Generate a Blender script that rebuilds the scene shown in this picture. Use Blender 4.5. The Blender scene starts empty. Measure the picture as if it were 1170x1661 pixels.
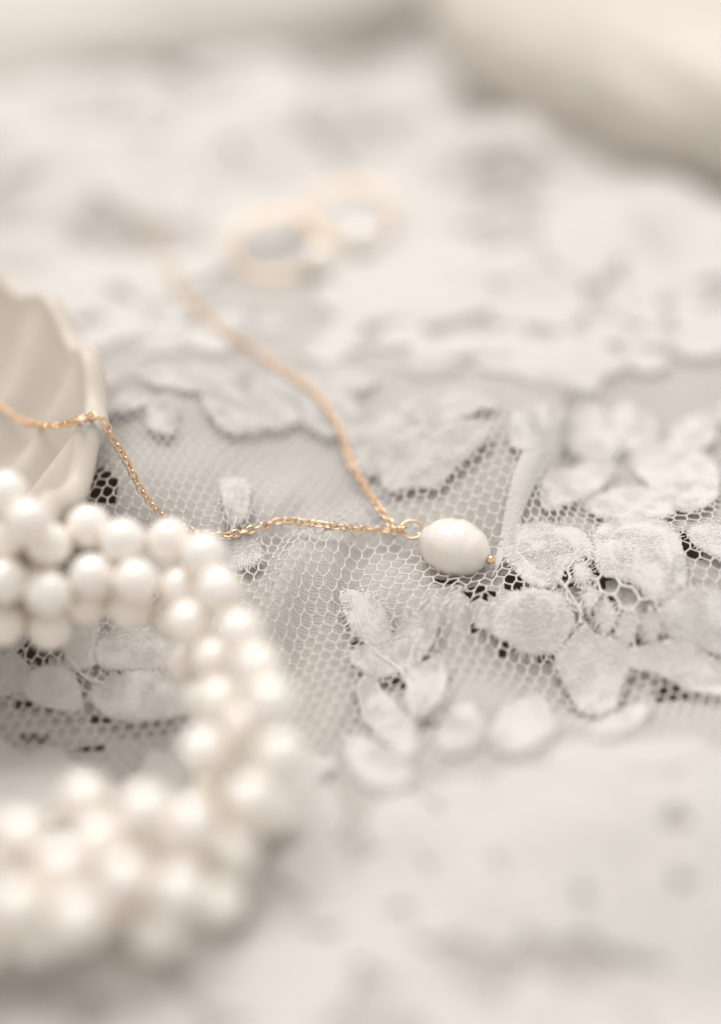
import bpy, math, random
import numpy as np
from mathutils import Vector, noise as mnoise

random.seed(7)
rng = np.random.default_rng(11)
S = 0.001                     # everything below is written in millimetres
C = bpy.context.scene.collection
sc = bpy.context.scene

# ------------------------------------------------------------------ camera
PITCH = math.radians(35.0)
CAM = np.array([0.0, -178.5, 125.0])
F = 2306.0                    # focal length in photo pixels (1170 x 1661)
UP = np.array([0.0, math.sin(PITCH), math.cos(PITCH)])
FW = np.array([0.0, math.cos(PITCH), -math.sin(PITCH)])
RT = np.array([1.0, 0.0, 0.0])
cd = bpy.data.cameras.new('camera')
cam = bpy.data.objects.new('camera', cd)
C.objects.link(cam)
cam.location = Vector(CAM * S)
cam.rotation_euler = (math.radians(90) - PITCH, 0, 0)
cd.sensor_fit = 'VERTICAL'
cd.sensor_height = 36.0
cd.sensor_width = 24.0
cd.lens = 50.0
cd.clip_start = 0.005
cd.clip_end = 20.0
cd.dof.use_dof = True
cd.dof.focus_distance = 198.5 * S
cd.dof.aperture_fstop = 3.2
cd.dof.aperture_blades = 0
sc.camera = cam

# ------------------------------------------------------------------ light
w = bpy.data.worlds.new('World')
sc.world = w
w.use_nodes = True
bg = w.node_tree.nodes['Background']
bg.inputs['Color'].default_value = (1.0, 0.968, 0.935, 1)
bg.inputs['Strength'].default_value = 0.72
ld = bpy.data.lights.new('window_light', 'AREA')
ld.shape = 'RECTANGLE'
ld.size = 0.66
ld.size_y = 0.42
ld.energy = 6.4
ld.color = (1.0, 0.96, 0.923)
lo = bpy.data.objects.new('window_light', ld)
C.objects.link(lo)
lo.location = (-0.10, 0.28, 0.75)
lo.rotation_euler = (Vector((0, 0, 0.0)) - Vector(lo.location)).to_track_quat('-Z', 'Y').to_euler()
vs = sc.view_settings
vs.view_transform = 'Standard'
vs.look = 'None'
vs.exposure = -0.1
vs.gamma = 1.0
try:
    sc.cycles.use_denoising = True
    sc.cycles.max_bounces = 10
    sc.cycles.diffuse_bounces = 6
    sc.cycles.caustics_reflective = False
    sc.cycles.caustics_refractive = False
except Exception:
    pass

# ------------------------------------------------------------------ pixel <-> place
def ray(px, py):
    return FW + RT * ((px - 585.0) / F) + UP * ((830.5 - py) / F)

def P(px, py, depth):
    return CAM + ray(px, py) * depth

def on_plane(px, py, z):
    r = ray(px, py)
    return CAM + r * ((z - CAM[2]) / r[2])

def hit(px, py, fn, off=0.0):
    z = 0.0
    for _ in range(40):
        p = on_plane(px, py, z)
        z += 0.5 * (float(fn(np.array([p[0]]), np.array([p[1]]))[0]) + off - z)
    return on_plane(px, py, z)

# ------------------------------------------------------------------ smooth noise (vectorised)
class Noise2:
    def __init__(self, seed):
        r = np.random.default_rng(seed)
        self.n = 97
        self.t = r.uniform(-1, 1, (self.n, self.n))
    def __call__(self, x, y):
        x = np.asarray(x, float); y = np.asarray(y, float)
        xi = np.floor(x).astype(int); yi = np.floor(y).astype(int)
        fx = x - xi; fy = y - yi
        fx = fx * fx * fx * (fx * (fx * 6 - 15) + 10)
        fy = fy * fy * fy * (fy * (fy * 6 - 15) + 10)
        n = self.n
        a = self.t[xi % n, yi % n]; b = self.t[(xi + 1) % n, yi % n]
        c = self.t[xi % n, (yi + 1) % n]; d = self.t[(xi + 1) % n, (yi + 1) % n]
        return (a * (1 - fx) + b * fx) * (1 - fy) + (c * (1 - fx) + d * fx) * fy

N1, N2, N3, N4, N5 = [Noise2(s) for s in (1, 2, 3, 4, 5)]

def sstep(a, b, v):
    t = np.clip((v - a) / (b - a), 0, 1)
    return t * t * (3 - 2 * t)

def spline(pts_, n, closed=False):
    p = np.asarray(pts_, float)
    m = len(p); out = []
    segs = m if closed else m - 1
    for i in range(segs):
        if closed:
            p0, p1, p2, p3 = p[(i - 1) % m], p[i], p[(i + 1) % m], p[(i + 2) % m]
        else:
            p0 = p[i - 1] if i else 2 * p[0] - p[1]
            p1, p2 = p[i], p[i + 1]
            p3 = p[i + 2] if i + 2 < m else 2 * p[-1] - p[-2]
        for t in np.linspace(0, 1, n, endpoint=False):
            out.append(0.5 * ((2 * p1) + (-p0 + p2) * t + (2 * p0 - 5 * p1 + 4 * p2 - p3) * t * t
                              + (-p0 + 3 * p1 - 3 * p2 + p3) * t ** 3))
    if not closed:
        out.append(p[-1])
    return np.array(out)

def resample(path, step=None, n=None, closed=False):
    p = np.asarray(path, float)
    if closed:
        p = np.vstack([p, p[:1]])
    L = np.concatenate([[0], np.cumsum(np.linalg.norm(np.diff(p, axis=0), axis=1))])
    if n is None:
        n = int(L[-1] / step) + 1
        t = np.arange(n) * step
    else:
        t = np.linspace(0, L[-1], n, endpoint=not closed)
    return np.stack([np.interp(t, L, p[:, k]) for k in range(p.shape[1])], 1)

# ------------------------------------------------------------------ form of the shell dish
rim_px = [(-18, 440, 23), (46, 478, 22.5), (98, 526, 22), (136, 594, 22), (139, 646, 21.6), (138, 690, 21.5), (114, 750, 21), (80, 802, 20.5), (36, 850, 20)]
rim = [on_plane(a, b, z) for a, b, z in rim_px]
rim += [np.array(p, float) for p in [(-62, -42, 20), (-82, -43, 19), (-104, -34, 18), (-116, -12, 19), (-112, 14, 20), (-96, 32, 22), (-74, 38, 23)]]
n_rim = 220
rim = resample(spline(rim, 16, True), n=n_rim, closed=True)
CB = np.array([-76.0, -6.0]); UM = np.array([-100.0, -52.0])
def rib(x, y):
    a = np.arctan2(y - UM[1], x - UM[0])
    return np.cos(a * 31.0 + 0.6)
rim_ang = np.arctan2(rim[:, 1] - CB[1], rim[:, 0] - CB[0])
oo = np.argsort(rim_ang)
RA = rim_ang[oo]; RR = np.hypot(rim[oo, 0] - CB[0], rim[oo, 1] - CB[1]); RZ = rim[oo, 2]
def dish_t(x, y):
    a = np.arctan2(y - CB[1], x - CB[0])
    return np.hypot(x - CB[0], y - CB[1]) / np.interp(a, RA, RR, period=2 * math.pi)

def dish(x, y):
    a = np.arctan2(y - CB[1], x - CB[0])
    R_ = np.interp(a, RA, RR, period=2 * math.pi); z_ = np.interp(a, RA, RZ, period=2 * math.pi)
    t = np.hypot(x - CB[0], y - CB[1]) / R_
    z = 1.0 + (z_ - 1.0) * np.clip(t, 0, 1) ** 3.2
    return z + 2.7 * rib(x, y) * sstep(0.15, 0.6, t) * (1.15 - 0.45 * sstep(0.85, 1.0, t))

# ------------------------------------------------------------------ drape of the lace (thin plate spline)
ANCH = [(300, 700, 13.5), (150, 780, 11.5), (230, 740, 13), (400, 800, 9), (600, 800, 5.8), (250, 610, 13), (450, 700, 8.5), (350, 600, 11),
        (450, 910, 5.8), (560, 900, 5.6), (450, 1000, 2), (600, 1050, -1.5), (450, 1150, -4), (550, 1200, -5),
        (650, 930, 3.8), (740, 930, 3.2), (745, 985, 3.6), (800, 1000, 2.4),
        (850, 690, 13), (820, 790, 10), (790, 880, 4.8), (700, 770, 10),
        (775, 1020, 1.6), (860, 1065, -1.5), (940, 1145, -4.5), (1000, 1080, -1),
        (870, 1000, 3), (960, 960, 4.5), (1030, 880, 8), (1140, 900, 8), (1100, 1000, 5), (1150, 1080, 0),
        (960, 830, 6), (1100, 780, 7), (900, 760, 5),
        (800, 1130, 2), (700, 1200, 2), (900, 1220, 7.5), (1100, 1250, 10.5), (600, 1270, 4.5), (1060, 1160, 0),
        (1000, 1400, 8), (800, 1400, 7), (600, 1400, 3.5), (600, 1600, 3), (1100, 1600, 5), (900, 1600, 5),
        (50, 1040, -0.5), (150, 1100, -3), (150, 1160, -5.5), (250, 1100, -3.5), (100, 1230, -6.5), (280, 1200, -5.5), (30, 955, 3), (150, 955, 3), (400, 1300, -2), (200, 1500, -1),
        (400, 1600, 0), (300, 960, 2.6), (-80, 1200, -5),
        (600, 400, 4), (200, 320, 4), (1000, 400, 5), (800, 220, 4), (350, 180, 4), (1100, 600, 6), (800, 570, 7), (600, 560, 6)]
pts = []
for a in ANCH:
    p = on_plane(*a); pts.append((p[0], p[1], a[2]))
pts += [(-78, -3, -2.0), (-60, 0, -2.0), (-70, 20, -1.5), (-75, -30, -1.5), (-100, 0, -2), (-60, -60, 0), (-110, -60, 0),
        (-160, 80, 3), (-150, 300, 3), (0, 330, 3), (150, 320, 3), (170, 100, 5), (160, -60, 5), (-170, -60, 2),
        (0, -130, 1), (-130, -130, 0), (130, -130, 2)]
pts = np.array(pts, float)
def tps_U(r2):
    return np.where(r2 > 1e-9, 0.5 * r2 * np.log(np.maximum(r2, 1e-9)), 0.0)
SC = 40.0
def tps_fit(p, lam=0.004):
    q = p[:, :2] / SC; n = len(q)
    K = tps_U(((q[:, None] - q[None]) ** 2).sum(-1)) + lam * np.eye(n)
    A = np.zeros((n + 3, n + 3)); A[:n, :n] = K; A[:n, n] = 1; A[:n, n + 1:] = q
    A[n:, :n] = A[:n, n:].T
    b = np.zeros(n + 3); b[:n] = p[:, 2]
    return q, np.linalg.solve(A, b)
TQ, TW = tps_fit(pts)
def base_h(x, y):
    x = np.asarray(x, float); y = np.asarray(y, float)
    out = np.empty(x.shape); xf = x.ravel() / SC; yf = y.ravel() / SC; o = out.ravel()
    n = len(TQ)
    for i in range(0, len(xf), 20000):
        a = xf[i:i + 20000]; b = yf[i:i + 20000]
        r2 = (a[:, None] - TQ[None, :, 0]) ** 2 + (b[:, None] - TQ[None, :, 1]) ** 2
        o[i:i + 20000] = tps_U(r2) @ TW[:n] + TW[n] + TW[n + 1] * a + TW[n + 2] * b
    return o.reshape(x.shape)

def seg_dist(x, y, a, b):
    ax, ay = a; bx, by = b
    dx, dy = bx - ax, by - ay
    t = np.clip(((x - ax) * dx + (y - ay) * dy) / (dx * dx + dy * dy), 0, 1)
    d = np.hypot(x - (ax + t * dx), y - (ay + t * dy))
    side = dx * (y - ay) - dy * (x - ax)
    return d, side, t

RIDGE = [on_plane(915, 640, 11)[:2], on_plane(893, 705, 11)[:2], on_plane(850, 800, 8)[:2], on_plane(798, 940, 4)[:2]]
HC = on_plane(510, 375, 5)
def H(x, y):
    x = np.asarray(x, float); y = np.asarray(y, float)
    z = base_h(x, y)
    far = sstep(40, 110, y)
    far = far * (1 - 0.92 * np.exp(-(((x - HC[0]) / 30) ** 2 + ((y - HC[1]) / 34) ** 2) ** 2))
    # soft folds far back
    z = z + far * (9.5 * N1(x / 34 + 3, y / 26) + 5.5 * N2(x / 17 + 9, y / 14))
    z = z + (1 - sstep(40, 110, y)) * 0.7 * N3(x / 13, y / 13) + (1 - sstep(40, 110, y)) * 0.18 * N4(x / 5.5, y / 5.5)
    # front, right of the bracelet: crumpled
    fr = sstep(-48, -62, y) * sstep(-14, 2, x)
    z = z + fr * (2.0 * N2(x / 22 + 1, y / 17 + 4) + 0.5 * N5(x / 7, y / 7))
    # hanging ripples of the net below the chain
    m = np.exp(-(((x + 8) / 15) ** 4)) * np.exp(-(((y + 25) / 24) ** 4))
    s = x * 0.93 - (y + 25) * 0.30 + 2.2 * N5(x / 16, y / 16)
    z = z + m * 0.42 * np.sin(s * 2 * math.pi / 6.2)
    z = z + m * 1.1 * np.sin((x * 0.8 - (y + 25) * 0.55 + 3.0 * N2(x / 22, y / 22)) * 2 * math.pi / 12.5)
    # bunched net in front of the pendant
    c = on_plane(742, 985, 4)
    r = np.hypot((x - c[0]) / 6.5, (y - c[1]) / 5.0)
    z = z + np.exp(-r ** 2) * (0.9 * np.sin((x - c[0]) * 2 * math.pi / 3.4 + 1.2) + 0.6)
    # fold crest to the right of the pendant
    best = np.full(x.shape, 1e9); bs = np.zeros(x.shape); fd = np.ones(x.shape)
    for i in range(3):
        d, sd, t = seg_dist(x, y, RIDGE[i], RIDGE[i + 1])
        k = d < best
        best = np.where(k, d, best); bs = np.where(k, sd, bs); fd = np.where(k, 1 - (i + t) / 3 * 0.95, fd)
    # looking from the far end to the near end of the crest the left side of travel is the right of the photo
    wid = np.where(bs > 0, 1.5, 7.0)
    z = z + 3.2 * fd * np.exp(-(best / wid) ** 2)
    # pressed down beneath the dish
    t = dish_t(x, y)
    dz = dish(x, y) - 4.2 + 14 * sstep(0.9, 1.08, t)
    z = np.where(t < 1.08, np.minimum(z, dz), z)
    return z

def Hu(x, y):
    return H(x, y) - 1.25 + 0.35 * sstep(5, 25, np.asarray(y, float)) + 0.95 * sstep(-50, -60, np.asarray(y, float)) - 0.3 * (1 + N4(np.asarray(x) / 9 + 5, np.asarray(y) / 9))

# ------------------------------------------------------------------ mesh helpers
def mesh_obj(name, verts, faces, mats, parent=None, smooth=True, mi=None):
    me = bpy.data.meshes.new(name)
    v = np.asarray(verts, np.float32) * S
    if isinstance(faces, np.ndarray):
        nf, k = faces.shape
        me.vertices.add(len(v)); me.vertices.foreach_set('co', v.ravel())
        me.loops.add(nf * k); me.loops.foreach_set('vertex_index', faces.astype(np.int32).ravel())
        me.polygons.add(nf)
        me.polygons.foreach_set('loop_start', np.arange(0, nf * k, k, dtype=np.int32))
        me.update(calc_edges=True)
    else:
        me.from_pydata(v.tolist(), [], faces); me.update()
    if smooth:
        me.polygons.foreach_set('use_smooth', np.ones(len(me.polygons), bool))
    for m in (mats if isinstance(mats, (list, tuple)) else [mats]):
        me.materials.append(m)
    if mi is not None:
        me.polygons.foreach_set('material_index', np.asarray(mi, np.int32))
    me.validate()
    o = bpy.data.objects.new(name, me)
    C.objects.link(o)
    if parent is not None:
        o.parent = parent
        o.matrix_parent_inverse = parent.matrix_basis.inverted()
    return o

def thing(name, label, cat, loc=(0, 0, 0), group=None):
    o = bpy.data.objects.new(name, None)
    o.empty_display_size = 0.005
    C.objects.link(o)
    o.location = Vector(np.array(loc) * S)
    o['label'] = label; o['category'] = cat
    if group:
        o['group'] = group
    bpy.context.view_layer.update()
    return o

def tag(o, label, cat, group=None):
    o['label'] = label; o['category'] = cat
    if group:
        o['group'] = group
    return o

def norm(v):
    return v / np.maximum(np.linalg.norm(v, axis=-1, keepdims=True), 1e-9)

def tubes(paths, rad, sides=4, closed=False):
    """paths (E, K, 3) all with K points, rad (K,) or (E,K): one soup of open tubes."""
    E, K, _ = paths.shape
    rad = np.broadcast_to(np.asarray(rad, float), (E, K))
    T = np.empty_like(paths)
    T[:, 1:-1] = paths[:, 2:] - paths[:, :-2]
    T[:, 0] = paths[:, 1] - paths[:, 0]; T[:, -1] = paths[:, -1] - paths[:, -2]
    if closed:
        T[:, 0] = paths[:, 1] - paths[:, -2]; T[:, -1] = T[:, 0]
    T = norm(T)
    ref = np.zeros_like(T); ref[..., 2] = 1
    ref[np.abs(T[..., 2]) > 0.95] = (0, 1, 0)
    A = norm(np.cross(T, ref)); B = np.cross(A, T)
    th = np.arange(sides) * 2 * math.pi / sides
    ring = A[:, :, None] * np.cos(th)[None, None, :, None] + B[:, :, None] * np.sin(th)[None, None, :, None]
    V = paths[:, :, None] + ring * rad[:, :, None, None]
    base = (np.arange(E) * K * sides)[:, None, None]
    k = np.arange(K - 1)[None, :, None]; s = np.arange(sides)[None, None, :]
    s2 = (s + 1) % sides
    a = base + k * sides + s; b = base + k * sides + s2
    c = base + (k + 1) * sides + s2; d = base + (k + 1) * sides + s
    Fc = np.stack([a, b, c, d], -1).reshape(-1, 4)
    return V.reshape(-1, 3), Fc

def join(parts):
    vs_, fs_, n = [], [], 0
    for v, f in parts:
        vs_.append(v); fs_.append(f + n); n += len(v)
    return np.concatenate(vs_), np.concatenate(fs_)

def sphere(c, r, seg=24, rings=14, axes=None, fn=None):
    vs_ = []; fs_ = []
    for i in range(rings + 1):
        th = math.pi * i / rings
        for j in range(seg):
            ph = 2 * math.pi * j / seg
            d = np.array([math.sin(th) * math.cos(ph), math.sin(th) * math.sin(ph), math.cos(th)])
            k = 1.0 if fn is None else fn(d)
            q = d * np.asarray(r) * k
            if axes is not None:
                q = axes[0] * q[0] + axes[1] * q[1] + axes[2] * q[2]
            vs_.append(np.asarray(c) + q)
    for i in range(rings):
        for j in range(seg):
            a = i * seg + j; b = i * seg + (j + 1) % seg
            fs_.append((a, a + seg, b + seg, b))
    return np.array(vs_), np.array(fs_)

# ------------------------------------------------------------------ materials
def mat(name):
    m = bpy.data.materials.new(name); m.use_nodes = True
    nt = m.node_tree
    return m, nt, nt.nodes['Principled BSDF']

def fabric(name, col, kind, bump=0.5, scale=1.0, dist=0.00012, trans=0.25):
    m, nt, b = mat(name)
    N = nt.nodes; L = nt.links
    tc = N.new('ShaderNodeTexCoord')
    b.inputs['Roughness'].default_value = 0.9
    b.inputs['Specular IOR Level'].default_value = 0.15
    b.inputs['Sheen Weight'].default_value = 0.15
    b.inputs['Sheen Roughness'].default_value = 0.6
    nz = N.new('ShaderNodeTexNoise'); nz.inputs['Scale'].default_value = 120 * scale
    nz.inputs['Detail'].default_value = 5
    L.new(tc.outputs['Object'], nz.inputs['Vector'])
    mx = N.new('ShaderNodeMix'); mx.data_type = 'RGBA'
    mx.inputs[6].default_value = (*[c * 0.93 for c in col], 1)
    mx.inputs[7].default_value = (*[min(1, c * 1.04) for c in col], 1)
    L.new(nz.outputs['Fac'], mx.inputs[0])
    L.new(mx.outputs[2], b.inputs['Base Color'])
    hs = []
    if kind == 'weave':
        wv = N.new('ShaderNodeTexWave'); wv.wave_type = 'BANDS'; wv.bands_direction = 'Y'
        wv.inputs['Scale'].default_value = 1150 * scale; wv.inputs['Distortion'].default_value = 3.5
        wv.inputs['Detail'].default_value = 1.5; wv.inputs['Detail Scale'].default_value = 1.0
        L.new(tc.outputs['Object'], wv.inputs['Vector']); hs.append(wv.outputs['Fac'])
        w2 = N.new('ShaderNodeTexWave'); w2.wave_type = 'BANDS'; w2.bands_direction = 'X'
        w2.inputs['Scale'].default_value = 800 * scale; w2.inputs['Distortion'].default_value = 4
        L.new(tc.outputs['Object'], w2.inputs['Vector']); hs.append(w2.outputs['Fac'])
    elif kind == 'loops':
        vo = N.new('ShaderNodeTexVoronoi'); vo.inputs['Scale'].default_value = 2100 * scale
        L.new(tc.outputs['Object'], vo.inputs['Vector']); hs.append(vo.outputs['Distance'])
        n2 = N.new('ShaderNodeTexNoise'); n2.inputs['Scale'].default_value = 1300 * scale
        n2.inputs['Detail'].default_value = 3
        L.new(tc.outputs['Object'], n2.inputs['Vector']); hs.append(n2.outputs['Fac'])
    else:
        n2 = N.new('ShaderNodeTexNoise'); n2.inputs['Scale'].default_value = 1800 * scale
        n2.inputs['Detail'].default_value = 3
        L.new(tc.outputs['Object'], n2.inputs['Vector']); hs.append(n2.outputs['Fac'])
    h = hs[0]
    if len(hs) > 1:
        ad = N.new('ShaderNodeMath'); ad.operation = 'ADD'
        L.new(hs[0], ad.inputs[0]); L.new(hs[1], ad.inputs[1]); h = ad.outputs[0]
    bp = N.new('ShaderNodeBump'); bp.inputs['Strength'].default_value = bump
    bp.inputs['Distance'].default_value = dist
    L.new(h, bp.inputs['Height']); L.new(bp.outputs[0], b.inputs['Normal'])
    tr = N.new('ShaderNodeBsdfTranslucent'); tr.inputs['Color'].default_value = (*col, 1)
    ms = N.new('ShaderNodeMixShader'); ms.inputs[0].default_value = trans
    L.new(b.outputs[0], ms.inputs[1]); L.new(tr.outputs[0], ms.inputs[2])
    L.new(ms.outputs[0], N['Material Output'].inputs['Surface'])
    return m

WHITE = (0.87, 0.845, 0.815)
M_thread = fabric('lace_thread', WHITE, 'plain', 0.4, 1.0, 0.00005, 0.2)
M_weave = fabric('woven_motif', (0.83, 0.805, 0.775), 'weave', 0.5, 1.0, 0.00009, 0.14)
M_loops = fabric('looped_motif', (0.80, 0.775, 0.745), 'loops', 0.5, 1.0, 0.00014, 0.14)
M_loose = fabric('thin_motif', (0.735, 0.71, 0.68), 'loops', 0.5, 1.0, 0.00014, 0.16)
M_under = fabric('plain_cloth', (0.70, 0.67, 0.635), 'weave', 0.5, 0.7, 0.00012, 0.08)  # off-white toned down: shade beneath the net is put into this colour
M_roll = fabric('thick_cloth', (0.60, 0.57, 0.53), 'weave', 0.4, 0.4, 0.0002, 0.0)

def pearl_mat(name, col, rough, dots):
    m, nt, b = mat(name)
    N = nt.nodes; L = nt.links
    tc = N.new('ShaderNodeTexCoord')
    nz = N.new('ShaderNodeTexNoise'); nz.inputs['Scale'].default_value = 260 if dots else 90
    nz.inputs['Detail'].default_value = 4
    L.new(tc.outputs['Object'], nz.inputs['Vector'])
    lw = N.new('ShaderNodeLayerWeight'); lw.inputs['Blend'].default_value = 0.35
    mx = N.new('ShaderNodeMix'); mx.data_type = 'RGBA'
    mx.inputs[6].default_value = (*col, 1)
    mx.inputs[7].default_value = (col[0] * 0.98, col[1] * 0.90, col[2] * 0.84, 1)
    L.new(nz.outputs['Fac'], mx.inputs[0])
    L.new(mx.outputs[2], b.inputs['Base Color'])
    b.inputs['Roughness'].default_value = rough
    b.inputs['Specular IOR Level'].default_value = 1.0
    b.inputs['Coat Weight'].default_value = 1.0
    b.inputs['Coat Roughness'].default_value = rough * 0.8
    b.inputs['Subsurface Weight'].default_value = 0.25
    b.inputs['Subsurface Radius'].default_value = (0.0016, 0.0012, 0.0009)
    b.inputs['Subsurface Scale'].default_value = 1.0
    bp = N.new('ShaderNodeBump'); bp.inputs['Strength'].default_value = 0.25 if dots else 0.02
    bp.inputs['Distance'].default_value = 0.00015
    n2 = N.new('ShaderNodeTexNoise'); n2.inputs['Scale'].default_value = 900; n2.inputs['Detail'].default_value = 2
    L.new(tc.outputs['Object'], n2.inputs['Vector'])
    L.new(n2.outputs['Fac'], bp.inputs['Height']); L.new(bp.outputs[0], b.inputs['Normal'])
    return m
M_pearl = pearl_mat('pearl_nacre', (0.93, 0.92, 0.89), 0.14, False)
M_baroque = pearl_mat('freshwater_nacre', (0.90, 0.87, 0.84), 0.18, True)

def gold(name, col, rough):
    m, nt, b = mat(name)
    b.inputs['Base Color'].default_value = (*col, 1)
    b.inputs['Metallic'].default_value = 1.0
    N = nt.nodes; L = nt.links
    tc = N.new('ShaderNodeTexCoord')
    nz = N.new('ShaderNodeTexNoise'); nz.inputs['Scale'].default_value = 700
    L.new(tc.outputs['Object'], nz.inputs['Vector'])
    mr = N.new('ShaderNodeMapRange'); mr.inputs[3].default_value = rough * 0.7; mr.inputs[4].default_value = rough * 1.5
    L.new(nz.outputs['Fac'], mr.inputs[0]); L.new(mr.outputs[0], b.inputs['Roughness'])
    return m
M_gold = gold('rose_gold', (0.93, 0.68, 0.45), 0.2)
M_gold2 = gold('pale_gold', (0.90, 0.67, 0.45), 0.3)

def shell_mat(name, c1, c2):
    m, nt, b = mat(name)
    N = nt.nodes; L = nt.links
    tc = N.new('ShaderNodeTexCoord')
    nz = N.new('ShaderNodeTexNoise'); nz.inputs['Scale'].default_value = 45; nz.inputs['Detail'].default_value = 4
    L.new(tc.outputs['Object'], nz.inputs['Vector'])
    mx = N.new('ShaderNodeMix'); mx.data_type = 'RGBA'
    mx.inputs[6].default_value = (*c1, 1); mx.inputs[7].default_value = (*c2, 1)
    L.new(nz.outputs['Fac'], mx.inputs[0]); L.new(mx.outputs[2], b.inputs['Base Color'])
    b.inputs['Roughness'].default_value = 0.45
    b.inputs['Specular IOR Level'].default_value = 0.4
    b.inputs['Subsurface Weight'].default_value = 0.15
    b.inputs['Subsurface Radius'].default_value = (0.002, 0.0015, 0.001)
    b.inputs['Subsurface Scale'].default_value = 1.0
    bp = N.new('ShaderNodeBump'); bp.inputs['Strength'].default_value = 0.15; bp.inputs['Distance'].default_value = 0.0003
    n2 = N.new('ShaderNodeTexNoise'); n2.inputs['Scale'].default_value = 200; n2.inputs['Detail'].default_value = 6
    L.new(tc.outputs['Object'], n2.inputs['Vector']); L.new(n2.outputs['Fac'], bp.inputs['Height'])
    L.new(bp.outputs[0], b.inputs['Normal'])
    return m
M_shell = shell_mat('glazed_shell', (0.54, 0.48, 0.415), (0.68, 0.625, 0.56))
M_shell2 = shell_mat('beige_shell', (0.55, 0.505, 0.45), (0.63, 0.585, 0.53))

def wood():
    m, nt, b = mat('brown_wood')
    N = nt.nodes; L = nt.links
    tc = N.new('ShaderNodeTexCoord')
    wv = N.new('ShaderNodeTexWave'); wv.inputs['Scale'].default_value = 9; wv.inputs['Distortion'].default_value = 14
    wv.inputs['Detail'].default_value = 4
    L.new(tc.outputs['Object'], wv.inputs['Vector'])
    mx = N.new('ShaderNodeMix'); mx.data_type = 'RGBA'
    mx.inputs[6].default_value = (0.50, 0.38, 0.28, 1); mx.inputs[7].default_value = (0.60, 0.47, 0.36, 1)
    L.new(wv.outputs['Fac'], mx.inputs[0]); L.new(mx.outputs[2], b.inputs['Base Color'])
    b.inputs['Roughness'].default_value = 0.6
    return m
M_wood = wood()

# ------------------------------------------------------------------ tabletop (setting)
TZ = -12.0
v, f = [], []
tv = np.array([(-900, -500, TZ), (900, -500, TZ), (900, 1100, TZ), (-900, 1100, TZ),
               (-900, -500, TZ - 25), (900, -500, TZ - 25), (900, 1100, TZ - 25), (-900, 1100, TZ - 25)], float)
tb = mesh_obj('tabletop', tv, [(0, 1, 2, 3), (7, 6, 5, 4), (0, 4, 5, 1), (1, 5, 6, 2), (2, 6, 7, 3), (3, 7, 4, 0)], M_wood, smooth=False)
tb['kind'] = 'structure'; tb['label'] = 'brown wooden tabletop under the cloths'

# ------------------------------------------------------------------ motif outlines, photo pixels
LEAF = {
 'a': [(558, 973), (573, 965), (600, 967), (619, 985), (627, 1015), (625, 1035), (608, 1040), (588, 1029), (573, 1015), (563, 996)],
 'b1': [(575, 1058), (611, 1049), (638, 1042), (662, 1040), (668, 1065), (658, 1081), (635, 1092), (608, 1094), (588, 1081)],
 'b2': [(640, 1046), (652, 1022), (681, 1004), (704, 994), (706, 1012), (698, 1042), (681, 1065), (660, 1080), (645, 1070)],
 'c': [(669, 1088), (711, 1077), (719, 1096), (715, 1127), (696, 1146), (677, 1154), (663, 1138), (665, 1112)],
 'd': [(588, 1131), (608, 1119), (627, 1135), (650, 1158), (665, 1185), (667, 1211), (650, 1219), (627, 1200), (604, 1177), (590, 1154)],
 'e': [(719, 1180), (750, 1146), (773, 1158), (777, 1188), (750, 1215), (719, 1210)],
 'f': [(565, 1208), (596, 1204), (642, 1231), (658, 1258), (620, 1270), (580, 1254)],
 'g': [(360, 790), (378, 778), (400, 785), (402, 815), (392, 838), (372, 835)],
 'h': [(350, 885), (400, 876), (420, 893), (405, 917), (360, 915)],
 'i': [(96, 984), (150, 990), (152, 1060), (135, 1075), (112, 1065)],
 'j': [(165, 1055), (180, 1035), (240, 1025), (272, 1040), (280, 1072), (230, 1082), (175, 1078)],
 'k': [(162, 1130), (190, 1105), (250, 1095), (295, 1110), (300, 1150), (240, 1163), (190, 1160)],
 'l': [(45, 1110), (62, 1090), (105, 1088), (125, 1120), (120, 1148), (80, 1143), (52, 1130)],
 'm': [(-40, 1058), (15, 1062), (40, 1085), (34, 1112), (0, 1122), (-40, 1118)],
}
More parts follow.
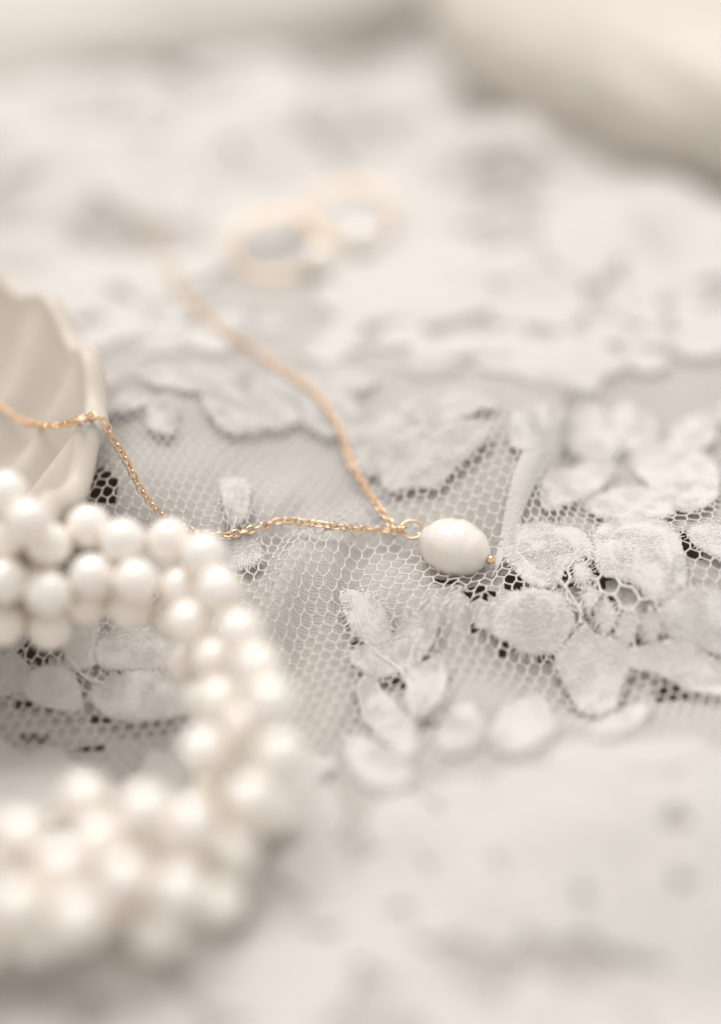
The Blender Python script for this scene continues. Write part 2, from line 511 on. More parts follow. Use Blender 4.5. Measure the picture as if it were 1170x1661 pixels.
PETAL = {
 '1': [(779, 1001), (811, 973), (840, 962), (901, 962), (919, 980), (927, 1008), (917, 1030), (902, 1053), (868, 1057), (836, 1047), (804, 1030), (786, 1016)],
 '2': [(818, 893), (829, 861), (876, 852), (929, 858), (951, 876), (962, 894), (940, 906), (917, 917), (906, 940), (879, 949), (858, 940), (838, 922)],
 '3': [(966, 885), (980, 854), (1023, 843), (1073, 847), (1095, 868), (1105, 901), (1109, 937), (1095, 956), (1066, 968), (1046, 960), (1034, 944), (1005, 934), (982, 928), (969, 908)],
 '4': [(1073, 992), (1095, 967), (1130, 955), (1170, 967), (1215, 1000), (1180, 1055), (1138, 1047), (1102, 1036), (1084, 1016)],
 '5': [(906, 1069), (929, 1040), (951, 1018), (965, 1034), (1001, 1043), (1014, 1058), (1016, 1084), (1001, 1123), (994, 1145), (965, 1156), (940, 1146), (926, 1123), (910, 1091)],
 '6': [(1018, 1057), (1048, 1050), (1095, 1043), (1130, 1054), (1156, 1071), (1180, 1095), (1190, 1122), (1130, 1121), (1087, 1100), (1055, 1089), (1025, 1080)],
 '7': [(1120, 865), (1150, 850), (1230, 860), (1240, 900), (1180, 905), (1140, 890)],
 '8': [(955, 815), (1010, 792), (1070, 800), (1092, 826), (1050, 842), (985, 838)],
 '9': [(882, 790), (905, 762), (960, 748), (995, 762), (975, 788), (930, 812), (893, 822)],
 '10': [(1030, 745), (1090, 720), (1150, 745), (1160, 800), (1110, 825), (1060, 790)],
 '11': [(905, 690), (945, 660), (985, 680), (1005, 720), (985, 745), (935, 735)],
 '12': [(830, 690), (850, 665), (885, 655), (892, 700), (870, 725), (840, 722)],
 '13': [(985, 695), (1015, 655), (1055, 680), (1060, 720), (1020, 730)],
 '14': [(1095, 690), (1140, 675), (1160, 705), (1130, 728), (1095, 718)],
 '15': [(1000, 1160), (1050, 1150), (1000, 1190), (960, 1190), (975, 1170)],
 '16': [(800, 1190), (830, 1140), (880, 1135), (900, 1175), (870, 1205), (830, 1215)],
}
OPENWORK = [(905, 955), (925, 910), (965, 905), (985, 935), (1040, 948), (1075, 980), (1085, 1030), (1050, 1052), (1000, 1045), (965, 1030), (945, 1000), (920, 975)]
BLOBS = [(944, 929, 19), (957, 968, 17), (982, 1000, 19), (1016, 1020, 19), (1056, 1016, 18)]

def poly_world(poly):
    return np.array([hit(a, b, H)[:2] for a, b in poly])

def inside(x, y, poly):
    n = len(poly); r = np.zeros(np.shape(x), bool)
    j = n - 1
    for i in range(n):
        xi, yi = poly[i]; xj, yj = poly[j]
        c = ((yi > y) != (yj > y)) & (x < (xj - xi) * (y - yi) / (yj - yi + 1e-12) + xi)
        r ^= c; j = i
    return r

SOLID = []          # smoothed outlines in the cloth plane, for trimming the net
def smooth_outline(pw, n, jit=0.0):
    o = resample(spline(pw, 8, True), n=n, closed=True)
    if jit:
        c = o.mean(0); d = norm(o - c)
        o = o + d * rng.normal(0, jit, (n, 1))
    return o

lace = thing('lace_cloth', 'white floral lace cloth spread in soft folds beneath all the jewellery', 'lace', (0, 0, 0))
EDGE_THREADS = []
def motif(name, pw, mat_, fine=True, thick=0.14, jit=0.05, crease=None, label=None):
    n = 120 if fine else 28
    rings = 26 if fine else 5
    o = smooth_outline(pw, n, jit if fine else 0)
    c = o.mean(0)
    if fine:
        o = c + (o - c) * (1.2 if name == 'leaf_motif' else 1.09)
    ts = np.concatenate([[0.02], np.linspace(0, 1, rings + 1)[1:] ** 0.8])
    vv = []
    lift_ = rng.uniform(0, 0.12) if not fine else 0.02
    for t in ts:
        p = c + (o - c) * t
        h = H(p[:, 0], p[:, 1])
        e = lift_ + thick * (1 - 0.75 * max(0, (t - 0.88) / 0.12) ** 2)
        rel = 0.0
        if fine:
            rel = 0.05 * N2(p[:, 0] * 3.1, p[:, 1] * 3.1) + 0.08 * N3(p[:, 0] / 1.9, p[:, 1] / 1.9)
            if crease:
                k = math.exp(-((t - crease) / 0.035) ** 2)
                rel = rel + 0.10 * k - (0.02 if t < crease else 0.0)
        vv.append(np.column_stack([p, h + e + rel]))
    p = o
    vv.append(np.column_stack([c + (p - c) * 1.005, H(p[:, 0], p[:, 1]) - 0.12]))
    V = np.concatenate(vv)
    R = len(vv)
    i = np.arange(R - 1)[:, None]; s = np.arange(n)[None]
    a = i * n + s; b = i * n + (s + 1) % n
    Fc = np.stack([a, a + n, b + n, b], -1).reshape(-1, 4)
    Fc = Fc[:, ::-1].copy()
    # close the middle
    V = np.vstack([V, V[:n].mean(0)])
    cen = len(V) - 1
    tri = [(int((k + 1) % n), int(k), cen) for k in range(n)]
    faces = [tuple(map(int, q)) for q in Fc] + tri
    if fine:
        R_ = np.max(np.hypot(*(o - c).T))
        segs = []
        for dirn, gap, wob_a in ([(0.25, 0.26, 0.05)] if name == 'leaf_motif' else [(rng.uniform(0, 3), 0.36, 0.13), (rng.uniform(0, 3), 0.40, 0.13)]):
            ca, sa = math.cos(dirn), math.sin(dirn)
            st = 0.42
            rr_ = np.arange(-R_, R_, gap); uu = np.arange(-R_, R_, st)
            UU, RR2 = np.meshgrid(uu, rr_)
            RR2 = RR2 + rng.normal(0, wob_a, RR2.shape)
            gxy = np.stack([c[0] + UU * ca - RR2 * sa, c[1] + UU * sa + RR2 * ca], -1)
            ok = inside(gxy[..., 0], gxy[..., 1], c + (o - c) * 0.985)
            both = ok[:, 1:] & ok[:, :-1]
            segs.append(np.stack([gxy[:, :-1][both], gxy[:, 1:][both]], 1))
        sg = np.concatenate(segs)
        t3 = sg[:, :1] * np.array([1.0, 0.5, 0.0])[None, :, None] + sg[:, 1:] * np.array([0.0, 0.5, 1.0])[None, :, None]
        hz_ = H(t3[..., 0], t3[..., 1]) + lift_ + thick + np.array([-0.06, 0.02, -0.06])[None]
        tv_, tf_ = tubes(np.concatenate([t3, hz_[..., None]], -1), np.array([0.085, 0.10, 0.085]), 4)
        faces = faces + (tf_ + len(V)).tolist()
        V = np.vstack([V, tv_])
    ob = mesh_obj(name, V, faces, mat_, lace)
    if label:
        ob['label'] = label
    SOLID.append(c + (o - c) * 0.96)
    if fine:
        d = norm(o - c)
        for k in range(0, n):
            if rng.random() < 0.36:
                ln = rng.uniform(0.4, 0.95); q0 = o[k] - d[k] * 0.25
                tang = np.array([-d[k][1], d[k][0]]) * rng.normal(0, 0.45)
                q2 = o[k] + d[k] * ln + tang
                q1 = (q0 + q2) / 2 + tang * 0.3
                EDGE_THREADS.append((q0, q1, q2))
    return ob

for k, pl in LEAF.items():
    motif('leaf_motif', poly_world(pl), M_weave, True, jit=0.045)
for k, pl in PETAL.items():
    fine = k in '1234567'
    motif('petal_motif', poly_world(pl), M_loops, True, thick=0.17, jit=0.06, crease=0.62 if k in ('1', '3', '2') else None)

for pl in [[(592, 1040), (612, 1062), (640, 1080), (662, 1110), (668, 1160), (662, 1215)], [(700, 1000), (672, 1050), (662, 1090)], [(716, 1090), (690, 1120), (668, 1160)],
           [(742, 1200), (705, 1225), (662, 1240)], [(385, 842), (372, 878)], [(112, 1070), (140, 1100), (170, 1110)],            [(905, 940), (925, 965), (945, 1000)], [(300, 1130), (330, 1110)]]:
    sp = resample(spline(poly_world(pl), 8), n=30)
    sp = np.column_stack([sp, H(sp[:, 0], sp[:, 1]) + 0.12])
    Vs, Fs = tubes(sp[None], 0.24 + 0.05 * rng.normal(0, 1, (1, 30)).clip(-1, 1), 8)
    mesh_obj('stem', Vs, Fs, M_loops, lace)
blob_c = []
for bx_, by_, br in BLOBS:
    c = hit(bx_, by_, H)[:2]
    blob_c.append(c)
    r0 = br / F * 200 * 0.72
    an = np.arange(10) * 2 * math.pi / 10
    pw = np.column_stack([c[0] + r0 * np.cos(an), c[1] + r0 * 1.35 * np.sin(an)]) + rng.normal(0, 0.12, (10, 2))
    motif('dot_motif', pw, M_loops, True, thick=0.17, jit=0.07)
OPW = poly_world(OPENWORK)

# doubled hem that runs along the crest of the fold
hp = resample(spline(np.array(RIDGE), 14), n=50)
ht = norm(np.gradient(hp, axis=0)); hs_ = np.column_stack([-ht[:, 1], ht[:, 0]])
hv = []
for k in range(9):
    a_ = -1 + 2 * k / 8
    q = hp + hs_ * (a_ * (1.6 * np.clip(np.sin(np.linspace(0.25, 3.1, 50)), 0, 1) ** 0.8 + 0.12 * N3(np.arange(50) / 6.0, np.zeros(50))))[:, None]
    hv.append(np.column_stack([q, H(q[:, 0], q[:, 1]) + 0.22 * (1 - a_ ** 4) - 0.02]))
hv = np.stack(hv, 1).reshape(-1, 3)
i_, k_ = np.meshgrid(np.arange(49), np.arange(8), indexing='ij')
a = (i_ * 9 + k_).ravel()
mesh_obj('hem', hv, np.stack([a, a + 1, a + 10, a + 9], -1), M_loose, lace)

# loose flowers over the rest of the cloth
KEEP_OPEN = [poly_world([(120, 680), (180, 650), (240, 690), (330, 640), (400, 690), (470, 660), (520, 700), (600, 740), (700, 760), (780, 690), (840, 660), (900, 650), (850, 850), (800, 960), (760, 1150),
                         (560, 1180), (480, 1240), (420, 1240), (330, 960), (180, 900), (60, 850), (100, 740)]),
             poly_world([(690, 1000), (780, 1040), (860, 1070), (930, 1160), (800, 1135), (700, 1160)]),
             poly_world([(1000, 1110), (1100, 1110), (1200, 1130), (1200, 1215), (1050, 1190), (990, 1150)]),
             OPW]
HANDS = [np.asarray(s) for s in SOLID]
def taken(c, r):
    for kx in KEEP_OPEN:
        if inside(np.array([c[0]]), np.array([c[1]]), kx)[0]:
            return True
    for s in HANDS:
        if np.min(np.hypot(s[:, 0] - c[0], s[:, 1] - c[1])) < r or inside(np.array([c[0]]), np.array([c[1]]), s)[0]:
            return True
    return False
def in_view(c, m=60):
    q = np.array([c[0], c[1], 4.0]) - CAM
    d = q @ FW
    if d < 20: return False
    px = 585 + F * (q @ RT) / d; py = 830 - F * (q @ UP) / d
    return -m < px < 1170 + m and -m < py < 1661 + m
PLACED = []
def petal_at(c, ang, ln, wd):
    an = np.arange(9) * 2 * math.pi / 9
    u = np.column_stack([ln * np.cos(an), wd * np.sin(an) * (1 + 0.25 * np.cos(an))]) * (1 + 0.2 * rng.normal(0, 1, (9, 1)).clip(-1, 1))
    R = np.array([[math.cos(ang), -math.sin(ang)], [math.sin(ang), math.cos(ang)]])
    return u @ R.T + c
def try_petal(c, ang, ln, wd, name='petal_motif'):
    if not in_view(c, 40) or taken(c, max(ln, wd) * 0.9): return
    if 5 < c[1] < 45 and rng.random() < 0.35: return
    for q, r in PLACED:
        if np.hypot(*(q - c)) < (r + wd) * (0.42 if c[1] < -55 else 0.56): return
    if len(PLACED) > (235 if c[1] < 60 else 330): return
    PLACED.append((c, wd))
    motif(name, petal_at(c, ang, ln, wd), M_loose, -45 < c[1] < 32, thick=0.12)
# bright sprays that can be made out in the blur of the photograph
for px_, py_ in [(250, 500), (400, 625), (690, 690), (760, 600), (830, 575), (1075, 490), (1000, 560), (560, 560), (220, 215), (330, 330)]:
    c0 = hit(px_, py_, H)[:2]
    for k in range(5):
        a = k * 2 * math.pi / 5 + 0.4
        try_petal(c0 + 6.2 * np.array([math.cos(a), math.sin(a)]), a, 4.8, 3.6)
far_rows = list(np.arange(288, 60, -24.0))
near_rows = list(np.arange(-92, 60, 19.0))
for k in range(260):
    c0 = hit(rng.uniform(470, 1230), 1215 + 420 * rng.random() ** 1.5, H)[:2]
    if len(PLACED) < 75:
        try_petal(c0, rng.uniform(0, 6.28), rng.uniform(3.6, 6.0), rng.uniform(2.8, 4.4))
for yy in near_rows + far_rows[::-1]:
    for xx in np.arange(-130, 131, 21.0):
        c0 = np.array([xx + rng.uniform(-6, 6), yy + rng.uniform(-5, 5)])
        if not in_view(c0, 120): continue
        a0 = rng.uniform(0, 6)
        bs_ = 2.2 if yy > 60 else 1.0
        if yy > 60 and rng.random() < 0.42: continue
        for k in range(5):
            a = a0 + k * 2 * math.pi / 5 + rng.normal(0, 0.12)
            try_petal(c0 + 5.4 * bs_ * np.array([math.cos(a), math.sin(a)]), a, bs_ * rng.uniform(4.6, 6.8), bs_ * rng.uniform(3.2, 4.8))
        for k in range(2):
            a = rng.uniform(0, 6.28)
            try_petal(c0 + 12.5 * np.array([math.cos(a), math.sin(a)]), a + 0.5, 4.0, 2.0, 'leaf_motif')

# ------------------------------------------------------------------ the net itself: hexagons of thread
def net_edges(x0, x1, y0, y1, p, ang, stretch=1.15, brick=0.5):
    ca, sa = math.cos(ang), math.sin(ang)
    R = max(x1 - x0, y1 - y0) * 0.75 + 10
    cx, cy = (x0 + x1) / 2, (y0 + y1) / 2
    hx = p; hy = p * math.sqrt(3) / 2
    STR = stretch
    ni = int(R / hx); nj = int(R / hy)
    j, i = np.meshgrid(np.arange(-nj, nj + 1), np.arange(-ni, ni + 1), indexing='ij')
    u = (i + 0.5 * (j % 2)) * hx; vv = j * hy * STR
    u = u.ravel(); vv = vv.ravel()
    r = p / math.sqrt(3)
    a_, b_ = 1.5 * r * STR - brick * r * STR, brick * r * STR      # straight part and zigzag of each cell
    n = [np.array(q) for q in ((0, a_ / 2 + b_), (p / 2, a_ / 2), (p / 2, -a_ / 2), (0, -a_ / 2 - b_), (-p / 2, -a_ / 2), (-p / 2, a_ / 2))]
    es = []
    for k in range(3):
        a = np.column_stack([u + n[k][0], vv + n[k][1]]); b = np.column_stack([u + n[k + 1][0], vv + n[k + 1][1]])
        es.append(np.stack([a, b], 1))
    e = np.concatenate(es)
    rot = np.array([[ca, -sa], [sa, ca]])
    return e @ rot.T + np.array([cx, cy])

def warp(p):
    x, y = p[..., 0], p[..., 1]
    near = sstep(70, 30, y)
    amp = 0.4 + 0.6 * near
    return np.stack([x + amp * (1.9 * N1(x / 19, y / 19) + 0.16 * N4(x / 2.1, y / 2.1)),
                     y + amp * (1.9 * N2(x / 20 + 7, y / 20) + 0.16 * N5(x / 2.1 + 4, y / 2.1))], -1)

def trim(mid, lo_y, hi_y):
    k = (mid[:, 1] > lo_y) & (mid[:, 1] < hi_y)
    q = np.column_stack([mid, np.full(len(mid), 3.0)]) - CAM
    d = q @ FW
    px = 585 + F * (q @ RT) / np.maximum(d, 1)
    k &= (d > 20) & (px > -260) & (px < 1430)
    k &= np.hypot((mid[:, 0] + 78) / 30, (mid[:, 1] + 3) / 34) > 1
    return k

def drop_solid(mid, k):
    for s in SOLID:
        lo = s.min(0); hi = s.max(0)
        b = k & (mid[:, 0] > lo[0]) & (mid[:, 0] < hi[0]) & (mid[:, 1] > lo[1]) & (mid[:, 1] < hi[1])
        idx = np.nonzero(b)[0]
        if len(idx):
            ins = inside(mid[idx, 0], mid[idx, 1], s)
            k[idx[ins]] = False
    return k

def lay(e, K, rads, sides, lift=0.0, sag=0.0, jit=0.0):
    t = np.linspace(0, 1, K)[None, :, None]
    pth = e[:, :1] * (1 - t) + e[:, 1:] * t
    pth = warp(pth)
    if jit:
        pth = pth + rng.normal(0, jit, pth.shape) * (np.sin(np.pi * t))
    z = H(pth[..., 0], pth[..., 1]) + lift
    return tubes(np.concatenate([pth, z[..., None]], -1), rads, sides)

parts = []
YN = 42.0
e = net_edges(-95, 95, -125, 50, 1.78, math.radians(68), 0.95, 0.3)
mid = warp(e.mean(1))
k = trim(mid, -125, YN)
k = drop_solid(mid, k)
k &= ~inside(mid[:, 0], mid[:, 1], OPW)
e = e[k]; mid = mid[k]
rv = np.array([0.21, 0.14, 0.125, 0.14, 0.21])
thin = 1.0 + 0.18 * N3(mid[:, 0] / 9, mid[:, 1] / 9)
parts.append(lay(e, 5, rv[None] * thin[:, None], 4, jit=0.02))
# a second, finer ply so that the threads read as twisted pairs
e2 = net_edges(-150, 150, 40, 330, 2.0, math.radians(24))
mid = warp(e2.mean(1))
k = trim(mid, YN, 330); k = drop_solid(mid, k)
parts.append(lay(e2[k], 2, np.array([0.2, 0.2]), 3))
# open work with large eyes
e3 = net_edges(*(OPW[:, 0].min() - 3, OPW[:, 0].max() + 3, OPW[:, 1].min() - 3, OPW[:, 1].max() + 3), 2.7, math.radians(10))
mid = warp(e3.mean(1))
k = inside(mid[:, 0], mid[:, 1], OPW + (OPW - OPW.mean(0)) * 0.06); k = drop_solid(mid, k)
parts.append(lay(e3[k], 6, np.array([0.34, 0.24, 0.2, 0.2, 0.24, 0.34]), 6, jit=0.08))
et = np.array([[a, b, c] for a, b, c in EDGE_THREADS])
z = H(et[..., 0], et[..., 1]) + np.array([0.3, 0.15, 0.0])[None]
parts.append(tubes(np.concatenate([et, z[..., None]], -1), np.array([0.10, 0.085, 0.08]), 4))
V, Fc = join(parts)
net = mesh_obj('net', V, Fc, M_thread, lace)
net['kind'] = 'stuff'

# ------------------------------------------------------------------ cloth under the lace, torn open in places
HOLES = [(45, 1030, 62, 52), (165, 1052, 30, 22), (60, 1150, 45, 8), (190, 1166, 38, 8), (128, 1120, 10, 40), (150, 792, 42, 34), (60, 1196, 26, 5), (150, 1212, 24, 5),
         (718, 946, 24, 5), (598, 1045, 26, 14), (655, 1108, 44, 9), (785, 1012, 14, 14), (830, 1050, 38, 10), (890, 1062, 22, 7),
         (1092, 1122, 40, 14), (1160, 1066, 20, 10), (938, 1120, 12, 34), (925, 925, 18, 30), (965, 935, 22, 26), (1010, 1040, 46, 8),
         (1122, 885, 24, 26), (835, 945, 18, 18), (690, 1175, 20, 8), (775, 962, 22, 12), (985, 985, 16, 20), (578, 1010, 8, 22)]
gx = np.arange(-190, 190.1, 1.25); gy1 = np.arange(-130, 45, 1.1); gy2 = np.arange(45, 345, 3.5)
gy = np.concatenate([gy1, gy2])
X, Y = np.meshgrid(gx, gy)
Z = np.maximum(Hu(X, Y), TZ + 0.6)
V = np.column_stack([X.ravel(), Y.ravel(), Z.ravel()])
nx = len(gx); ny = len(gy)
ii, jj = np.meshgrid(np.arange(nx - 1), np.arange(ny - 1))
a = (jj * nx + ii).ravel()
Fc = np.stack([a, a + 1, a + nx + 1, a + nx], -1)
cen = V[Fc].mean(1)
q = cen - CAM
d = q @ FW
px = 585 + F * (q @ RT) / d; py = 830.5 - F * (q @ UP) / d
wob = 1 + 0.35 * N3(cen[:, 0] / 1.7, cen[:, 1] / 1.7)
keep = np.ones(len(Fc), bool)
for hx_, hy_, rx, ry in HOLES:
    keep &= (((px - hx_) / rx) ** 2 + ((py - hy_) / ry) ** 2) > wob
Fc = Fc[keep]
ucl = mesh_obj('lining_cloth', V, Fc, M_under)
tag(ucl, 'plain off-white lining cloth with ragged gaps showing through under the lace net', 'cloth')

# ------------------------------------------------------------------ shell dish, left
def shell_profile(t, off):
    xy = CB + (rim[:, :2] - CB) * t
    rr = rib(xy[:, 0], xy[:, 1])
    z = 1.0 + (rim[:, 2] - 1.0) * np.clip(t, 0, 1) ** 3.2
    z = z + 2.7 * rr * sstep(0.15, 0.6, t) * (1.15 - 0.45 * sstep(0.85, 1.0, t)) + off
    return np.column_stack([xy, z])
n = n_rim
rows = []
outn = norm(rim[:, :2] - CB)
for t in np.linspace(0.02, 0.97, 44):
    rows.append(shell_profile(t, 0.0))
for a_ in np.linspace(0.15, math.pi - 0.1, 9):
    r_ = shell_profile(0.985, 0.0)
    r_[:, :2] += outn * (1.5 - 1.5 * math.cos(a_)) * 1.15
    r_[:, 2] += 1.5 * math.sin(a_) + 0.2 - 0.9 * (1 - math.cos(a_)) * 0.5
    rows.append(r_)
for t in np.linspace(1.0, 0.05, 30):
    r_ = shell_profile(t * 0.985, 0.0)
    r_[:, :2] += outn * 3.1 * sstep(0.2, 1.0, t)
    r_[:, 2] -= 1.6
    rows.append(r_)
V = np.concatenate(rows); R = len(rows)
i = np.arange(R - 1)[:, None]; s = np.arange(n)[None]
a = i * n + s; b = i * n + (s + 1) % n
Fc = np.stack([a, b, b + n, a + n], -1).reshape(-1, 4)
Vc = np.vstack([V, V[:n].mean(0), V[-n:].mean(0)])
faces = [tuple(map(int, q)) for q in Fc] + [(int((k + 1) % n), int(k), len(V)) for k in range(n)] + \
        [(int((R - 1) * n + k), int((R - 1) * n + (k + 1) % n), len(V) + 1) for k in range(n)]
sh = mesh_obj('shell_dish', Vc, faces, M_shell)
tag(sh, 'white ribbed shell shaped dish with the gold chain hanging over its wavy rim', 'shell dish')

# ------------------------------------------------------------------ necklace
c0 = hit(650, 860, H)
neck = thing('pendant_necklace', 'fine gold chain necklace with one oval freshwater pearl pendant lying on the lace net', 'necklace', c0)
# link prototype, long axis X
def link_mesh():
    m_, s_ = 14, 6
    t = np.arange(m_ + 1) * 2 * math.pi / m_
    L_, W_, r_ = 0.74, 0.50, 0.17
    pth = np.column_stack([L_ * np.cos(t), W_ * np.sin(t), 0 * t])
    v_, f_ = tubes(pth[None], np.full(m_ + 1, r_), s_, closed=True)
    return v_, f_
lv, lf = link_mesh()
lme = None
def chain(path):
    global lme
    p = resample(path, step=1.13)
    T = norm(np.gradient(p, axis=0))
    tw = 0.0
    for i in range(len(p)):
        t = Vector(T[i]); up = Vector((0, 0, 1))
        if abs(t.z) > 0.9: up = Vector((0, -1, 0))
        b = t.cross(up).normalized(); u = b.cross(t).normalized()
        ang = (math.pi / 4 if i % 2 else -math.pi / 4) + rng.normal(0, 0.15) + 0.5 * math.sin(i * 0.22)
        y = b * math.cos(ang) + u * math.sin(ang); z = t.cross(y).normalized()
        if lme is None:
            o = mesh_obj('link', lv, lf, M_gold, neck); lme = o.data
        else:
            o = bpy.data.objects.new('link', lme); C.objects.link(o); o.parent = neck
        o.matrix_parent_inverse.identity()
        from mathutils import Matrix
        M = Matrix(((t.x, y.x, z.x, p[i][0] * S), (t.y, y.y, z.y, p[i][1] * S), (t.z, y.z, z.z, p[i][2] * S), (0, 0, 0, 1)))
        o.matrix_basis = neck.matrix_basis.inverted() @ M
ch1 = [hit(a, b, dish, o_) for a, b, o_ in [(-70, 600, .9), (-30, 636, 1.0), (5, 662, 2.6), (40, 684, 4.0), (75, 691, 4.8), (105, 688, 4.2), (128, 681, 2.7)]]
ch1 += [P(146, 676, 194.6), P(158, 676, 193.6), P(170, 686, 194.2), P(184, 712, 195.6), P(205, 748, 197.4), P(228, 792, 199.5), P(252, 824, 201), P(280, 847, 203)]
ch1 += [hit(a, b, H, 0.8) for a, b in [(310, 861), (345, 869), (380, 866), (415, 857), (455, 845), (490, 847), (530, 852), (570, 857), (610, 860), (648, 862)]]
chain(spline(ch1, 12))
ch2 = [hit(a, b, H, 0.8) for a, b in [(640, 857), (628, 842), (612, 820), (593, 790), (575, 762), (562, 730), (548, 692), (528, 660), (508, 635), (475, 612), (440, 590), (410, 568), (380, 550), (350, 525), (318, 498), (295, 468), (278, 440), (262, 400), (230, 360)]]
chain(spline(ch2, 8))

# pendant: axis from the wire ring to the little ball
pa = hit(684, 868, H, 4.0); pb = P(796, 908, 198.2)
pa = P(684, 868, 202.0)
ax = pb - pa; Lp = np.linalg.norm(ax); X_ = ax / Lp
Y_ = norm(np.cross(np.array([0, 0, 1.0]), X_)); Z_ = np.cross(X_, Y_)
pc = pa + X_ * 5.15
def lump(d):
    return 1 + 0.009 * math.sin(d[0] * 20 + 2 * d[2]) + 0.018 * math.sin(d[0] * 9 + 0.6) * (1 - abs(d[0])) + 0.02 * d[2] * d[0] + 0.012 * math.sin(3 * math.atan2(d[2], d[1]) + 1)
V, Fc = sphere(pc, (5.2, 4.15, 4.05), 48, 32, (X_, Y_, Z_), lump)
# polar axis runs along X so that the growth rings circle the drill hole
mesh_obj('pearl', V, Fc, M_baroque, neck)
V, Fc = sphere(pb, 0.68, 20, 14)
mesh_obj('end_ball', V, Fc, M_gold, neck)
V, Fc = tubes(np.array([[pa - X_ * 0.6, pc, pb]]), np.full(3, 0.2), 8)
mesh_obj('head_pin', V, Fc, M_gold, neck)
t = np.linspace(0, 2 * math.pi, 29)
rc = P(668, 859, 202.2)
e1 = norm(RT + 0.1 * FW); e2_ = norm(UP * 0.9 + FW * 0.3 - e1 * ((UP * 0.9 + FW * 0.3) @ e1))
pth = rc + 1.62 * np.cos(t)[:, None] * e1 + 1.32 * np.sin(t)[:, None] * e2_
V, Fc = tubes(pth[None], np.full(29, 0.19), 8, closed=True)
mesh_obj('wire_ring', V, Fc, M_gold2, neck)
cw = []
t = np.linspace(0, 2 * math.pi * 3.2, 60)
wc = P(652, 860, 202.2)
pth = wc + e1 * (np.linspace(-0.5, 0.55, 60))[:, None] + 0.62 * np.cos(t)[:, None] * e2_ + 0.62 * np.sin(t)[:, None] * np.cross(e1, e2_)
V, Fc = tubes(pth[None], np.full(60, 0.17), 6)
mesh_obj('wire_wrap', V, Fc, M_gold, neck)

# ------------------------------------------------------------------ pearl bracelet
RP = 3.0
def pc_from(hx_, hy_, z):
    z += 3.0 if hy_ < 1230 else 0.5
    p = on_plane(hx_, hy_, z + RP * 0.6)
    d = (p - CAM) @ FW
    return on_plane(hx_, hy_ + 0.62 * RP * F / d, z)
top = [(-110, 858, 15), (-45, 850, 15.5), (12, 850, 16), (75, 848, 16), (133, 845, 16), (200, 850, 16), (262, 853, 16), (325, 885, 15.5), (355, 935, 15), (390, 1000, 15), (420, 1060, 15), (440, 1117, 14.5)]
topb = [(442, 1205, 11), (415, 1265, 11), (315, 1310, 10), (225, 1295, 9.5), (140, 1275, 9), (35, 1330, 9), (-60, 1335, 9)]
midr = [(-110, 925, 12.5), (-50, 925, 12.5), (15, 915, 12.5), (78, 922, 12.5), (145, 920, 13), (215, 920, 13), (290, 920, 12.5), (312, 990, 11), (345, 1040, 9), (360, 1115, 9), (395, 1147, 9.5), (330, 1190, 9)]
midb = [(375, 1345, 7), (290, 1415, 8.5), (205, 1395, 9), (165, 1325, 8.5), (95, 1385, 9), (125, 1460, 8.5), (30, 1430, 9), (-60, 1420, 9)]
low = [(-100, 975, 7), (-40, 975, 7), (20, 975, 7), (80, 975, 7), (140, 972, 7), (200, 968, 7), (262, 975, 6), (300, 1050, 3.2), (330, 1110, 3.2), (372, 1200, 3.2), (345, 1265, 3.2),
       (440, 1290, 3.2), (360, 1420, 3.2), (255, 1480, 3.2), (180, 1440, 3.2), (60, 1490, 3.2), (-30, 1500, 3.2), (300, 1370, 3.2), (235, 1370, 3.2), (60, 1390, 3.2)]
extra = [(5, 785, 21), (-60, 790, 20.5), (48, 822, 21.0)]
PR = []
rowid = []
for ri, row in enumerate([top + topb, midr + midb, low, extra]):
    for q in row:
        PR.append(pc_from(*q)); rowid.append(ri)
for zrow, rad in ((15, 29), (9, 28), (3.4, 27)):
    for a_ in np.arange(118, 268, 12.2):
        aa = math.radians(a_)
        PR.append(np.array([-40 + rad * math.cos(aa), -51 + (rad - 2) * math.sin(aa), zrow])); rowid.append(5)
PR = np.array(PR)
home = PR.copy()
for it in range(260):
    D = PR[:, None] - PR[None]
    dd = np.linalg.norm(D, axis=-1) + np.eye(len(PR)) * 99
    ov = np.clip(2 * RP * 0.985 - dd, 0, None)
    PR = PR + 0.35 * (D / dd[..., None] * ov[..., None]).sum(1)
    PR = PR + 0.02 * (home - PR)
    off_ = np.array(rowid) == 5
    a_ = np.arctan2(PR[:, 1] - CB[1], PR[:, 0] - CB[0])
    R_ = np.interp(a_, RA, RR, period=2 * math.pi); zr_ = np.interp(a_, RA, RZ, period=2 * math.pi)
    tz = np.clip((PR[:, 2] + 4 - 1) / (zr_ - 1), 0.02, 1) ** (1 / 3.2)
    need = R_ * tz + 7.0; have = np.hypot(PR[:, 0] - CB[0], PR[:, 1] - CB[1])
    push = np.where(off_, np.clip(need - have, 0, None), 0) * 0.3
    PR[:, 0] += push * np.cos(a_); PR[:, 1] += push * np.sin(a_)
    hz = H(PR[:, 0], PR[:, 1]) + RP
    PR[:, 2] = np.maximum(PR[:, 2], hz)
br = thing('pearl_bracelet', 'bracelet of round white pearls in several rows curled in a ring beside the shell dish', 'bracelet', (-38, -51, 0))
pv, pf = sphere((0, 0, 0), RP, 28, 18)
pme = None
for c in PR:
    sc_ = rng.uniform(0.965, 1.0)
    if pme is None:
        o = mesh_obj('pearl', pv, pf, M_pearl); pme = o.data
    else:
        o = bpy.data.objects.new('pearl', pme); C.objects.link(o)
    o.parent = br
    o.location = Vector(c * S) - br.location
    o.scale = (sc_, sc_, sc_)
    o.rotation_euler = rng.uniform(0, 6, 3)
def cord(idx, closed=False):
    p = PR[idx]
    sp = spline(p, 6)
    return tubes(sp[None], np.full(len(sp), 0.32), 6)
rid = np.array(rowid)
cparts = []
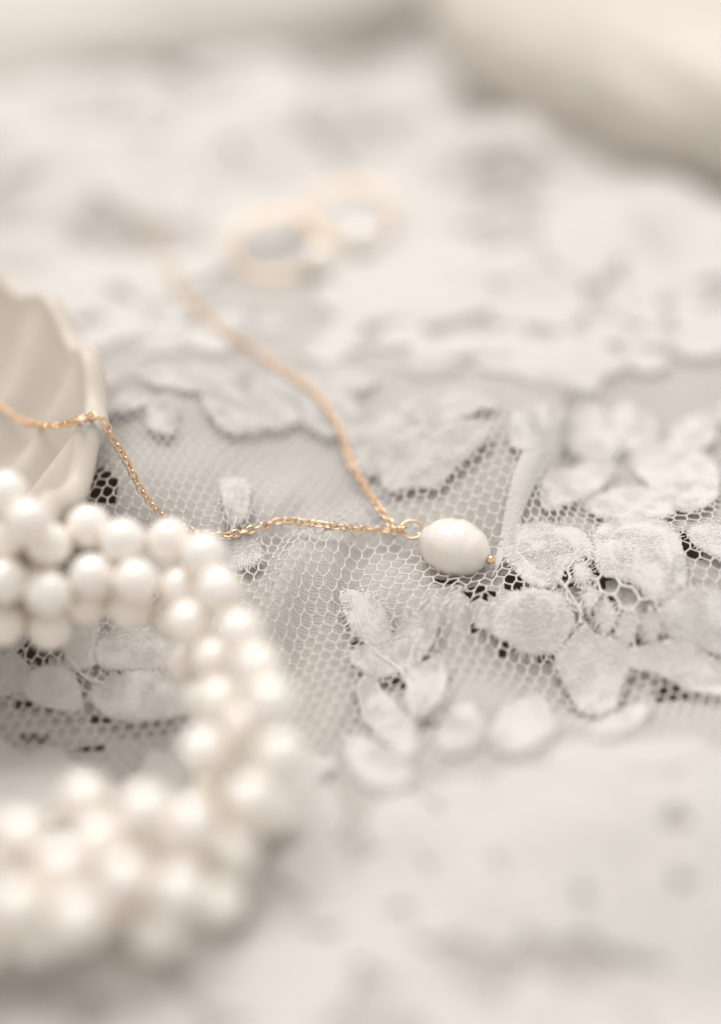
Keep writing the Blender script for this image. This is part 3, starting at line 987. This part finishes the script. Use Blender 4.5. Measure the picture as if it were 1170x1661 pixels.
n_top, n_mid, n_low = len(top + topb), len(midr + midb), len(low)
cparts.append(cord(list(range(0, n_top))))
cparts.append(cord(list(range(n_top, n_top + len(midr) + 1))))
cparts.append(cord(list(range(n_top + n_mid, n_top + n_mid + 11))))
V, Fc = join(cparts)
m_, nt_, b_ = mat('tan_cord')
b_.inputs['Base Color'].default_value = (0.52, 0.38, 0.22, 1); b_.inputs['Roughness'].default_value = 0.7
mesh_obj('cord', V, Fc, m_, br)

# ------------------------------------------------------------------ hoop earrings
def hoop(cx, cy, r, lift, tilt, pearl_at, label):
    an = np.linspace(0, 2 * math.pi, 40); c = hit(cx, cy, H, lift)
    for _ in range(6):
        zr = H(c[0] + r * np.cos(an), c[1] + r * np.sin(an)) - tilt[0] * np.cos(an) - tilt[1] * np.sin(an)
        c = on_plane(cx, cy, float(zr.max()) + lift)
    t_ = thing('hoop_earring', label, 'earring', c, 'gold hoop earrings')
    t = np.linspace(0.0, 2 * math.pi, 49)
    pth = np.column_stack([c[0] + r * np.cos(t), c[1] + r * np.sin(t), c[2] + tilt[0] * np.cos(t) + tilt[1] * np.sin(t)])
    V, Fc = tubes(pth[None], np.full(49, 0.5), 10, closed=True)
    mesh_obj('hoop', V, Fc, M_gold2, t_)
    a = math.radians(pearl_at)
    q = np.array([c[0] + r * math.cos(a), c[1] + r * math.sin(a), c[2] + tilt[0] * math.cos(a) + tilt[1] * math.sin(a)])
    V, Fc = sphere(q + np.array([0.4, -1.6, 1.4]), 3.2, 20, 14)
    mesh_obj('pearl', V, Fc, M_pearl, t_)
    V, Fc = tubes(np.array([[q, q + np.array([0.2, -0.9, 0.5]), q + np.array([0.4, -1.6, 0.9])]]), np.full(3, 0.5), 6)
    mesh_obj('post', V, Fc, M_gold2, t_)
hoop(452, 396, 9.4, 0.6, (0.3, 2.4), -38, 'gold hoop earring with a white pearl, the nearer and lower of the blurred pair')
hoop(567, 346, 9.2, 1.6, (0.2, 2.2), -80, 'gold hoop earring with a white pearl, the farther of the blurred pair, overlapping the other')

# ------------------------------------------------------------------ far soft shapes at the top of the picture
rows = []
A0 = np.array([-165.0, 165.0]); A1 = np.array([40.0, 285.0])
n = 64; K = 70
dirv = norm(A1 - A0); nor = np.array([-dirv[1], dirv[0]])
for k in range(K):
    u = k / (K - 1)
    p = A0 + (A1 - A0) * u
    rr = 26.0 * (max(0.02, 1 - abs(2 * u - 1) ** 7)) ** 0.5
    th = np.arange(n) * 2 * math.pi / n
    wob_ = 1 + 0.10 * N1(np.cos(th) * 1.6 + 5, np.full(n, u * 6)) + 0.05 * N2(np.cos(th) * 3 + 9, np.sin(th) * 3 + u * 9)
    off = nor[None] * (rr * wob_ * np.cos(th))[:, None] * 1.15
    rows.append(np.column_stack([p + off, 6.0 + rr * 0.8 * wob_ * np.sin(th)]))
V = np.concatenate(rows)
i = np.arange(K - 1)[:, None]; s = np.arange(n)[None]
a = i * n + s; b = i * n + (s + 1) % n
Fc = np.stack([a, b, b + n, a + n], -1).reshape(-1, 4)
ro = mesh_obj('cloth_roll', V, [tuple(map(int, q)) for q in Fc] + [tuple(range(n - 1, -1, -1)), tuple(range((K - 1) * n, K * n))], M_roll)
tag(ro, 'thick roll of off-white cloth across the far edge, strongly out of focus', 'cloth roll')

# closed clam like shell, top right
cc = np.array([80.0, 185.0, 13.5])
ang = math.radians(-59)
ex = np.array([math.cos(ang), math.sin(ang), 0.0]); ey = np.array([-math.sin(ang), math.cos(ang), 0]); ez = np.array([0, 0, 1.0])
def clam(d):
    a_ = math.atan2(d[1] + 0.9, d[0])
    return 1 + 0.018 * math.cos(a_ * 16) * (1 - d[2] ** 2)
V, Fc = sphere(cc, (88, 48, 26), 96, 40, (ex, ey, ez), clam)
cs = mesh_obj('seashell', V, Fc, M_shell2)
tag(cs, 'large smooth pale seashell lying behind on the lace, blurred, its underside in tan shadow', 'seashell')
